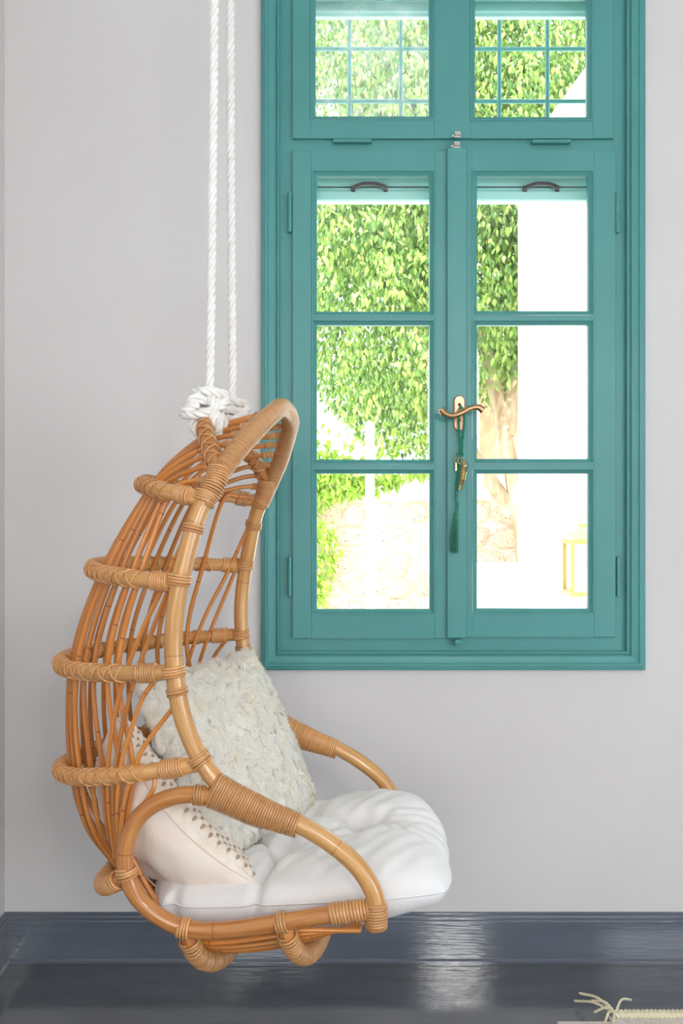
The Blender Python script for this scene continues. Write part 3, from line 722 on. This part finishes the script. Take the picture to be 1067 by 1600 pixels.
# ------------------------------------------------------------------ pillows
def pillow_grid(c, e1, e2, w, h, T, n=90, sag=0., pinch=.14, pw=.42, noise=.0, bend=0.):
    """returns front, back and seam grids; e1,e2 unit edge axes, normal = e1 x e2"""
    e1 = np.array(e1, float); e1 /= np.linalg.norm(e1); e2 = np.array(e2, float); e2 -= e1*np.dot(e1, e2); e2 /= np.linalg.norm(e2); nn = np.cross(e1, e2)
    a = np.sin(np.linspace(-1, 1, n)*math.pi/2)[:, None]; b = np.sin(np.linspace(-1, 1, n)*math.pi/2)[None, :]; A, B = np.broadcast_arrays(a, b)
    X = A*(1-pinch*.55*(1-B**2)*np.abs(A)**2); Y = B*(1-pinch*.55*(1-A**2)*np.abs(B)**2)
    t = np.clip((1-A**2)*(1-B**2), 0, 1)**pw
    wr = noise*(np.sin(A*7+B*3)*np.sin(B*9-A*4)+.6*np.sin(A*15-B*11))*t
    base = np.array(c)+X[..., None]*e1*w/2+Y[..., None]*e2*h/2+nn*(sag*(A**2+B**2)-sag-bend*(1-A**2))[..., None]
    return base+nn*(T[0]*t+wr)[..., None], base-nn*(T[1]*t-wr)[..., None], base, nn, t

# shaggy pillow
c = np.array([-.262, 2.415, .842]); e1 = np.array([.2, .35, .02]); e2 = np.array([-.17, .05, .35])
F_, B_, S_, nn, tt = pillow_grid(c, e1, e2, .425, .425, (.078, .055), 70, pinch=.10)
sp = empty('shaggy_pillow', tuple(c-np.array([0, 0, .2]))); tag(sp, 'square cream shaggy fur pillow leaning upright in the rattan chair', 'pillow'); SO = tuple(sp.location)
mb = MB(); mb.grid(F_); mb.grid(B_, flip=True); mb.build('pillow_body', M['fur'], sp, origin=SO)
def fur(name, F, nn, count, length, m, parent, O, flip=False, droop=.35):
    """short curly pile: each lock is a small bent tapering ribbon"""
    n = F.shape[0]
    du = np.gradient(F, axis=0); dv = np.gradient(F, axis=1); NN = np.cross(du, dv); NN /= np.linalg.norm(NN, axis=2)[..., None]+1e-12
    if flip: NN = -NN
    area = np.linalg.norm(np.cross(du, dv), axis=2).ravel(); area /= area.sum()
    idx = rng.choice(n*n, count, p=area); i, j = idx//n, idx % n
    P = F[i, j]+du[i, j]*rng.uniform(-.5, .5, (count, 1))+dv[i, j]*rng.uniform(-.5, .5, (count, 1)); Nn = NN[i, j]
    # clumps comb neighbouring locks the same way
    K = 1500; cl = P[rng.choice(count, K)]; cd = rng.normal(0, 1, (K, 3)); cd[:, 2] -= 1.6
    own = np.empty(count, int)
    for a in range(0, count, 2000): own[a:a+2000] = np.argmin(((P[a:a+2000, None]-cl[None])**2).sum(-1), 1)
    D = cd[own]+rng.normal(0, .5, (count, 3)); D -= Nn*(D*Nn).sum(1)[:, None]; D /= np.linalg.norm(D, axis=1)[:, None]+1e-9
    Lh = length*rng.uniform(.6, 1.25, count)[:, None]; W = np.cross(Nn, D); wd = rng.uniform(.0005, .00095, count)[:, None]
    lift = (rng.uniform(.15, .62, K)[own]*rng.uniform(.75, 1.25, count))[:, None]; p1 = P+Nn*Lh*lift*.8+D*Lh*.22; p2 = P+Nn*Lh*lift*1.1+D*Lh*.60; p3 = p2-Nn*Lh*.03+D*Lh*droop; p3[:, 2] -= Lh[:, 0]*.08
    V = np.stack([P-W*wd, P+W*wd, p1-W*wd, p1+W*wd, p2-W*wd*.9, p2+W*wd*.9, p3], 1).reshape(-1, 3)
    base = (np.arange(count)*7)[:, None]
    Q = np.concatenate([base+[2, 3, 1, 0], base+[4, 5, 3, 2]]).tolist(); T3 = (base+[6, 5, 4]).tolist()
    me = bpy.data.meshes.new(name); me.from_pydata((V-np.array(O)).tolist(), [], [tuple(q) for q in Q]+[tuple(q) for q in T3]); me.materials.append(m)
    me.polygons.foreach_set('use_smooth', [True]*len(me.polygons))
    o = bpy.data.objects.new(name, me); COL.objects.link(o); o.parent = parent; o['kind'] = 'stuff'; return o
fur('fur', F_, nn, 120000, .0175, M['fur'], sp, SO)
fur('fur', B_, nn, 30000, .017, M['fur'], sp, SO, flip=True)

# patterned pillow
e1 = np.array([.315, -.03, -.355]); d2 = np.array([-.30, .93, -.24])
c = np.array([-.328, 2.150, .796])
W2 = .46; H2 = .34
e1n = e1/np.linalg.norm(e1); d2n = d2-e1n*np.dot(d2, e1n); d2n /= np.linalg.norm(d2n)
cc = c+d2n*H2/2*.96
F_, B_, S_, nn, tt = pillow_grid(cc, e1n, d2n, W2, H2, (.066, .108), 120, pinch=.10, pw=.45, noise=.006, bend=.045)
pp = empty('woven_pillow', tuple(cc-np.array([0, 0, .2]))); tag(pp, 'beige linen pillow with textured woven face, half hidden behind the near curled arm', 'pillow'); PO = tuple(pp.location)
mb = MB(); mb.grid(B_, flip=True); mb.build('linen_back', M['linen'], pp, origin=PO)
# woven face with rows of raised loops
n = F_.shape[0]; a = np.linspace(-1, 1, n)
mb = MB(); mb.grid(F_); wf = mb.build('woven_face', M['woven'], pp, origin=PO)
rows_, cols_ = 16, 18
def fsample(G, x, y):
    xi = (math.asin(max(-1, min(1, x)))/(math.pi/2)+1)/2*(n-1); yi = (math.asin(max(-1, min(1, y)))/(math.pi/2)+1)/2*(n-1)
    i, j = int(min(n-2, xi)), int(min(n-2, yi)); fx, fy = xi-i, yi-j
    return G[i, j]*(1-fx)*(1-fy)+G[i+1, j]*fx*(1-fy)+G[i, j+1]*(1-fx)*fy+G[i+1, j+1]*fx*fy
mbl = MB(); mbs = MB()
for r in range(rows_):
    y0 = -.97+1.9*r/rows_
    for q in range(cols_):
        x = -.95+1.9*(q+.5*(r % 2)+.25)/cols_
        if abs(x) > .95: continue
        w = .052
        def pt(dx, dy, h): return fsample(F_, x+dx, min(.98, y0+dy))+nn*h
        P0, P1, P2 = pt(0, -.01, .0005), pt(0, .05, .0048), pt(0, .119, .0036)
        side = (pt(w, .06, .0)-pt(-w, .06, 0))*.5
        rows3 = [[p+side*k*sx+nn*hh for k, hh in ((-1, -.003), (-.7, .0008), (0, .0022), (.7, .0008), (1, -.003))] for p, sx in ((P0, .8), (pt(0, .02, .0034), 1.), (P1, 1.05), (pt(0, .09, .0054), 1.), (P2, .85))]
        mbl.grid(rows3)
        s0, s1 = pt(w*1.02, .015, .0058), pt(w*1.02, .09, .0066); sd = side*.36
        mbs.grid([[s0-sd*.4, s0+sd*.4], [(s0+s1)/2-sd+nn*.0006, (s0+s1)/2+sd+nn*.0006], [s1-sd*.5, s1+sd*.5]])  # small tan patch between loops, shade of the gap put in as colour
o = mbl.build('raised_loops', M['woven'], wf, origin=PO); o['kind'] = 'stuff'
o = mbs.build('loop_gap_shade', M['slot'], wf, origin=PO); o['kind'] = 'stuff'
loop = np.concatenate([S_[:, 0], S_[-1, 1:], S_[::-1, -1][1:], S_[0, ::-1][1:]])
mb = MB(); mb.tube(resample(loop, 240), .0024, 6, cap=False); mb.build('seam', M['woven'], pp, origin=PO)

# ------------------------------------------------------------------ rug corner
rug = empty('rug', (1.4, 2.2, 0)); tag(rug, 'pale woven rug with braided hem and knotted corner fringe on grey floor', 'rug'); RO = (1.4, 2.2, 0)
mb = MB(); bevel = .004
v0 = np.array([(x, y) for x, y in ((.735, 1.2), (2.2, 1.2), (2.2, 2.825), (.735, 2.825))])
mb.box(.735, 2.2, 1.2, 2.822, .0005, .010); mb.build('rug_body', M['rugwool'], rug, smooth=False, origin=RO)
mb = MB(); mb.box(.59, .74, 1.2, 2.802, .0005, .006); mb.build('flat_border', M['rugwool'], rug, smooth=False, origin=RO)
mb = MB()
x = np.linspace(.755, 2.2, 420)
for k in range(3):
    ph = x/.036*2*np.pi+k*2*np.pi/3
    mb.tube(np.stack([x, 2.826+.010*np.sin(ph), .0145+.004*np.sin(2*ph)], -1), .0062, 6)
mb.build('braided_hem', M['braid'], rug, origin=RO)
kn = np.array([.755, 2.822, .018])
ends = [(.66, 2.90, .016), (.675, 2.905, .035), (.70, 2.87, .03), (.82, 2.90, .018), (.72, 2.80, .005), (.70, 2.84, .012), (.74, 2.79, .006)]
for k, e in enumerate(ends):
    e = np.array(e); mb = MB(); mid = (kn+e)/2+np.array([rng.normal(0, .006), rng.normal(0, .004), .012+rng.uniform(0, .008)])
    P = spline([kn, mid, e], 30)
    twisted(mb, P, .0034, .018, strands=2, n=5); mb.build('fringe_strand', M['braid'], rug, origin=RO)

# ------------------------------------------------------------------ outdoors
mb = MB(); mb.box(-6, 12, YW+.4, 16, .3, .5); struct(mb.build('terrace', M['paving'], smooth=False))
# white side wing of the house with sloping top edge
Yh = 6.0; k = Yh/1600
hx0 = (830-533.5)*k
poly = [(hx0, .5), (hx0+4.0, .5), (hx0+4.0, 1.4+(800+500)*k), ((915-533.5)*k+.6*(85/85), 1.4+(800-85)*k+.6*1.45*0+.75), ((858-533.5)*k, 1.4+(800-183)*k), (hx0, 1.4+(800-238)*k)]
mb = MB(); v = [(x, Yh, z) for x, z in poly]+[(x, Yh+.45, z) for x, z in poly]; q = len(poly)
mb.add(v, [tuple(range(q)), tuple(range(2*q-1, q-1, -1))]+[(i, i+q, (i+1) % q+q, (i+1) % q) for i in range(q)])
wing = tag(mb.build('house_wing', M['white_ext'], smooth=False), 'bright white rendered house wall with sloping edge outside right sash', 'wall')
# stone wall with coping
YS2 = 8.0
sw = empty('stone_wall', (.6, YS2+.2, .5)); tag(sw, 'rubble limestone garden wall with white coping behind the gate post', 'wall'); WO2 = (.6, YS2+.2, .5)
mb = MB(); mb.box(-2.2, 2.6, YS2+.06, YS2+.4, .5, 1.50); mb.build('mortar_core', M['mortar'], sw, smooth=False, origin=WO2)
mb = MB(); mb.box(-2.3, 2.7, YS2-.05, YS2+.45, 1.50, 1.68); mb.build('coping', M['white_ext'], sw, smooth=False, origin=WO2)
def rock_mesh():
    v, f = [], []
    ang = np.linspace(0, 2*np.pi, 10)[:-1]
    rad = rng.uniform(.82, 1.06, 9)*np.array([1/max(abs(math.cos(a)), abs(math.sin(a)))**.72 for a in ang])
    for dep, sc3 in ((.0, 1.), (-.55, .98), (-1., .72)):
        v += [(math.cos(a)*r*sc3, dep*rng.uniform(.85, 1.1), math.sin(a)*r*sc3) for a, r in zip(ang, rad)]
    v.append((0, -1.08, 0)); nn_ = 9
    for a in range(2):
        for k in range(nn_): f.append((a*nn_+k, a*nn_+(k+1) % nn_, (a+1)*nn_+(k+1) % nn_, (a+1)*nn_+k))
    for k in range(nn_): f.append((2*nn_+k, 2*nn_+(k+1) % nn_, 3*nn_))
    me = bpy.data.meshes.new('stone'); me.from_pydata(v, [], f); me.materials.append(M['stone']); return me
rocks = [rock_mesh() for _ in range(6)]
z = .52
for hgt in (.20, .17, .22, .18, .19):
    x = -2.15+rng.uniform(0, .1)
    while x < 2.5:
        w = hgt*rng.uniform(.9, 1.9); o = bpy.data.objects.new('stone', rocks[rng.integers(6)]); COL.objects.link(o); o.parent = sw
        o.location = (x+w/2-WO2[0], YS2+.07-WO2[1], z+hgt/2+rng.uniform(-.012, .012)-WO2[2]); o.scale = (w*.53, rng.uniform(.035, .06), hgt*.53); o.rotation_euler = (0, rng.uniform(-.12, .12), 0)
        x += w
    z += hgt
# low white planter wall in front
mb = MB(); bevel_box(mb, .7, 4.0, 6.55, 6.95, .5, 1.06, .02); tag(mb.build('planter_wall', M['white_ext'], smooth=False), 'low white rendered planter wall at the foot of the tree', 'wall')
# white gate post
gp = empty('gate_post', (.143, 5.0, .5)); tag(gp, 'slim white metal gate post seen through the left sash', 'post'); GO = (.143, 5.0, .5)
mb = MB(); bevel_box(mb, .117, .160, 4.98, 5.02, .5, 1.4+140/1600*5, .004); mb.build('post', M['white_ext'], gp, smooth=False, origin=GO)
for py in (812, 896):
    mb = MB(); zz = 1.4+(800-py)/1600*5; bevel_box(mb, .160, .176, 4.985, 5.015, zz-.009, zz+.009, .002); mb.build('lug', M['white_ext'], gp, smooth=False, origin=GO)
# neighbouring terracotta wall and railing
mb = MB(); mb.box(1.35, 5.5, 10.0, 10.3, .5, 1.4+205/1600*10); tag(mb.build('neighbour_wall', M['pinkwall'], smooth=False), 'terracotta rendered neighbouring wall glimpsed behind the tree', 'wall')
rl = empty('iron_railing', (2.5, 10.1, 2.68)); tag(rl, 'dark green iron railing on top of terracotta wall', 'railing'); O3 = (2.5, 10.1, 2.68)
for zz in (2.75, 3.05, 3.3):
    mb = MB(); mb.tube([(1.4, 10.1, zz), (5.4, 10.1, zz)], .018, 8); mb.build('rail', M['railing'], rl, origin=O3)
for i in range(9):
    mb = MB(); xx = 1.45+i*.48; mb.tube([(xx, 10.1, 2.66), (xx, 10.1, 3.3)], .016, 8); mb.build('baluster', M['railing'], rl, origin=O3)
# lantern on the terrace, against the white wall
ln_ = empty('lantern', (1.33, 5.4, .5)); k = 5.4/1600
lx = lambda p: (p-533.5)*k
lz = lambda p: 1.4+(800-p)*k
tag(ln_, 'pale brass lantern on a stand at the right edge of right sash', 'lantern'); O4 = (1.33, 5.4, .5)
x0, x1, z0, z1 = lx(888), lx(948), lz(926), lz(846); dp = (x1-x0); yc0, yc1 = 5.4-dp/2, 5.4+dp/2
for xa in (x0, x1):
    for ya in (yc0, yc1):
        mb = MB(); mb.box(xa-.009, xa+.009, ya-.009, ya+.009, z0, z1); mb.build('corner_post', M['pale_brass'], ln_, smooth=False, origin=O4)
for name, za, zb in (('base', z0-.012, z0+.012), ('top_frame', z1-.01, z1+.012)):
    mb = MB(); mb.box(x0-.012, x1+.012, yc0-.012, yc1+.012, za, zb); mb.build(name, M['pale_brass'], ln_, smooth=False, origin=O4)
mb = MB(); cx_ = (x0+x1)/2
rws = []
for w, zz in ((dp/2+.012, z1+.012), (dp/2-.01, z1+.02), (dp/4, lz(828)), (dp/5, lz(824)), (dp/5, lz(818))):
    rws.append([(cx_-w, 5.4-w, zz), (cx_+w, 5.4-w, zz), (cx_+w, 5.4+w, zz), (cx_-w, 5.4+w, zz), (cx_-w, 5.4-w, zz)])
mb.grid(rws, flip=False); mb.add([rws[-1][i] for i in range(4)], [(0, 1, 2, 3)]); mb.build('lantern_roof', M['pale_brass'], ln_, smooth=False, origin=O4)
th = np.linspace(0, np.pi, 16); mb = MB(); mb.tube(np.stack([cx_+.04*np.cos(th), 0*th+5.4, lz(818)+.06*np.sin(th)], -1), .004, 6); mb.build('ring_handle', M['pale_brass'], ln_, origin=O4)
for ya in (yc0, yc1):
    mb = MB(); mb.box(x0, x1, ya-.002, ya+.002, z0, z1); mb.build('pane', M['lampglass'], ln_, smooth=False, origin=O4)
mb = MB(); mb.box(cx_-.06, cx_+.06, 5.34, 5.46, .5, z0-.012); mb.build('pedestal', M['white_ext'], ln_, smooth=False, origin=O4)

# foliage -----------------------------------------------------------
LEAF = np.array([(0, 0, 0), (-.5, .35, -.06), (0, .42, .05), (.5, .35, -.06), (-.42, .68, -.08), (0, .72, .03), (.42, .68, -.08), (0, 1.15, -.10)])
LF = [(0, 2, 1), (0, 3, 2), (1, 2, 5, 4), (2, 3, 6, 5), (4, 5, 7), (5, 6, 7)]
def leaf_mats(pos, length, droop=.75, face=None):
    """random orientation: stalk up, tip hanging down and outward, blade turned to the light"""
    n = len(pos)
    tip = rng.normal(0, .55, (n, 3)); tip[:, 2] -= droop*2.0; tip[:, 1] -= .25; tip /= np.linalg.norm(tip, axis=1)[:, None]
    out = rng.normal(0, .55, (n, 3)); out[:, 1] -= .9; out[:, 2] += .5
    out -= tip*(out*tip).sum(1)[:, None]; out /= np.linalg.norm(out, axis=1)[:, None]
    side = np.cross(tip, out)
    L_ = length*rng.uniform(.7, 1.2, n); Wd = L_*rng.uniform(.42, .56, n)
    return tip*L_[:, None], out*L_[:, None], side*Wd[:, None]
def leaf_stuff(name, pos, length, m, parent, O, droop=.75):
    t, o_, s_ = leaf_mats(pos, length, droop)
    V = pos[:, None]+LEAF[None, :, :1]*s_[:, None]+LEAF[None, :, 1:2]*t[:, None]+LEAF[None, :, 2:]*o_[:, None]
    nv = len(LEAF); F = []
    for i in range(len(pos)):
        b = i*nv; F.extend([tuple(b+k for k in q) for q in LF])
    me = bpy.data.meshes.new(name); me.from_pydata((V.reshape(-1, 3)-np.array(O)).tolist(), [], F); me.materials.append(m)
    o = bpy.data.objects.new(name, me); COL.objects.link(o); o.parent = parent; o['kind'] = 'stuff'; return o
leaf_me = bpy.data.meshes.new('leaf'); leaf_me.from_pydata(LEAF.tolist(), [], LF); leaf_me.materials.append(M['leaf'])
def leaf_parts(pos, length, parent, O, me, droop=.75):
    t, o_, s_ = leaf_mats(pos, length, droop)
    for i in range(len(pos)):
        o = bpy.data.objects.new('leaf', me); COL.objects.link(o); o.parent = parent
        mtx = Matrix.Identity(4)
        for r in range(3): mtx[r][0], mtx[r][1], mtx[r][2], mtx[r][3] = s_[i][r], t[i][r], o_[i][r], pos[i][r]-O[r]
        o.matrix_local = mtx

tree = empty('ficus_tree', (1.35, 7.9, .5)); tag(tree, 'large leafy ficus tree with drooping bright green foliage outside window', 'tree'); TO = (1.35, 7.9, .5)
mb = MB()
for pts, r0, r1 in [([(1.42, 7.7, .5), (1.36, 7.75, 1.3), (1.25, 7.85, 2.0), (1.1, 8.0, 2.8)], .075, .05), ([(1.55, 7.6, .5), (1.5, 7.7, 1.6), (1.7, 7.9, 2.6), (1.9, 8.2, 4.0)], .085, .04),
                    ([(1.30, 7.8, 1.4), (1.05, 7.75, 1.75), (.85, 7.7, 2.1), (.6, 7.9, 2.8)], .06, .03), ([(1.1, 8.0, 2.8), (.7, 8.2, 3.6), (.4, 8.2, 4.6)], .08, .03), ([(1.25, 7.85, 2.0), (1.5, 8.1, 3.0), (1.3, 8.3, 4.4), (1.2, 8.3, 5.4)], .08, .03)]:
    P = spline(pts, 30); mb.tube(P, np.linspace(r0, r1, 30)*(1+.06*np.sin(np.linspace(0, 18, 30))), 10)
mb.build('trunk', M['bark'], tree, origin=TO)
def canopy_low(x): return np.interp(x, [-.9, -.35, -.15, .05, .3, .65, .85, 1.05, 1.5, 3.5], [2.9, 2.75, 2.35, 2.15, 2.0, 1.85, 2.1, 2.36, 2.36, 2.5])
def canopy(nc, per):
    out = []
    while len(out) < nc:
        p = np.array([rng.uniform(-.75, 3.2), rng.uniform(7.0, 9.2), rng.uniform(1.9, 6.2)])
        lx_ = canopy_low(p[0])
        if p[2] < lx_+.10*(rng.uniform()): continue
        e = ((p[0]-1.2)/2.0)**2+((p[1]-8.3)/1.35)**2+((p[2]-3.9)/2.5)**2
        if e > 1 and rng.uniform() > .1: continue
        if p[0] < .02 and 4.25 < p[2] < 4.85: continue
        out.append(p)
    C = np.array(out)
    P = np.repeat(C, per, 0)+rng.normal(0, 1, (nc*per, 3))*np.array([.10, .10, .13])
    P = P[P[:, 2] > canopy_low(P[:, 0])-.05]; return P
CP = canopy(2000, 48)
front = np.argsort(CP[:, 1]+.15*np.abs(CP[:, 0]-.4)); fr_i = front[:300]; rest = front[300:]
leaf_stuff('foliage', CP[rest], .054, M['leaf'], tree, TO)
leaf_parts(CP[fr_i], .058, tree, TO, leaf_me)
# ivy over the stone wall
iv = empty('ivy', (-.2, YS2, .5)); tag(iv, 'bright green ivy spilling over coping of the stone wall', 'ivy'); IO = (-.2, YS2, .5)
def ivy_pts(n, poly):
    out = []
    while len(out) < n:
        px, py = rng.uniform(455, 690), rng.uniform(640, 945)
        if poly(px, py): out.append((px, py))
    a = np.array(out); Y = YS2-.08-rng.uniform(0, .10, n)
    return np.stack([(a[:, 0]-533.5)/1600*Y, Y, 1.4+(800-a[:, 1])/1600*Y], -1)
def ivy_ok(px, py):
    top = np.interp(px, [455, 495, 570, 600, 650, 671, 690], [655, 690, 725, 735, 735, 715, 715]); bot = np.interp(px, [455, 500, 520, 560, 580, 600, 625, 650, 690], [800, 790, 778, 768, 772, 762, 752, 742, 738])
    if top < py < bot: return rng.uniform() < .95
    if py > bot: return px < np.interp(py, [780, 800, 840, 880, 930], [500, 505, 522, 528, 505])+rng.normal(0, 5) and rng.uniform() < .6
    return rng.uniform() < .10 and px < 660 and py > 660
IP = ivy_pts(1100, ivy_ok)
ivy_me = bpy.data.meshes.new('leaf'); ivy_me.from_pydata(LEAF.tolist(), [], LF); ivy_me.materials.append(M['ivy'])
leaf_parts(IP[:280], .085, iv, IO, ivy_me, .5); leaf_stuff('foliage', IP[280:], .075, M['ivy'], iv, IO, .5)
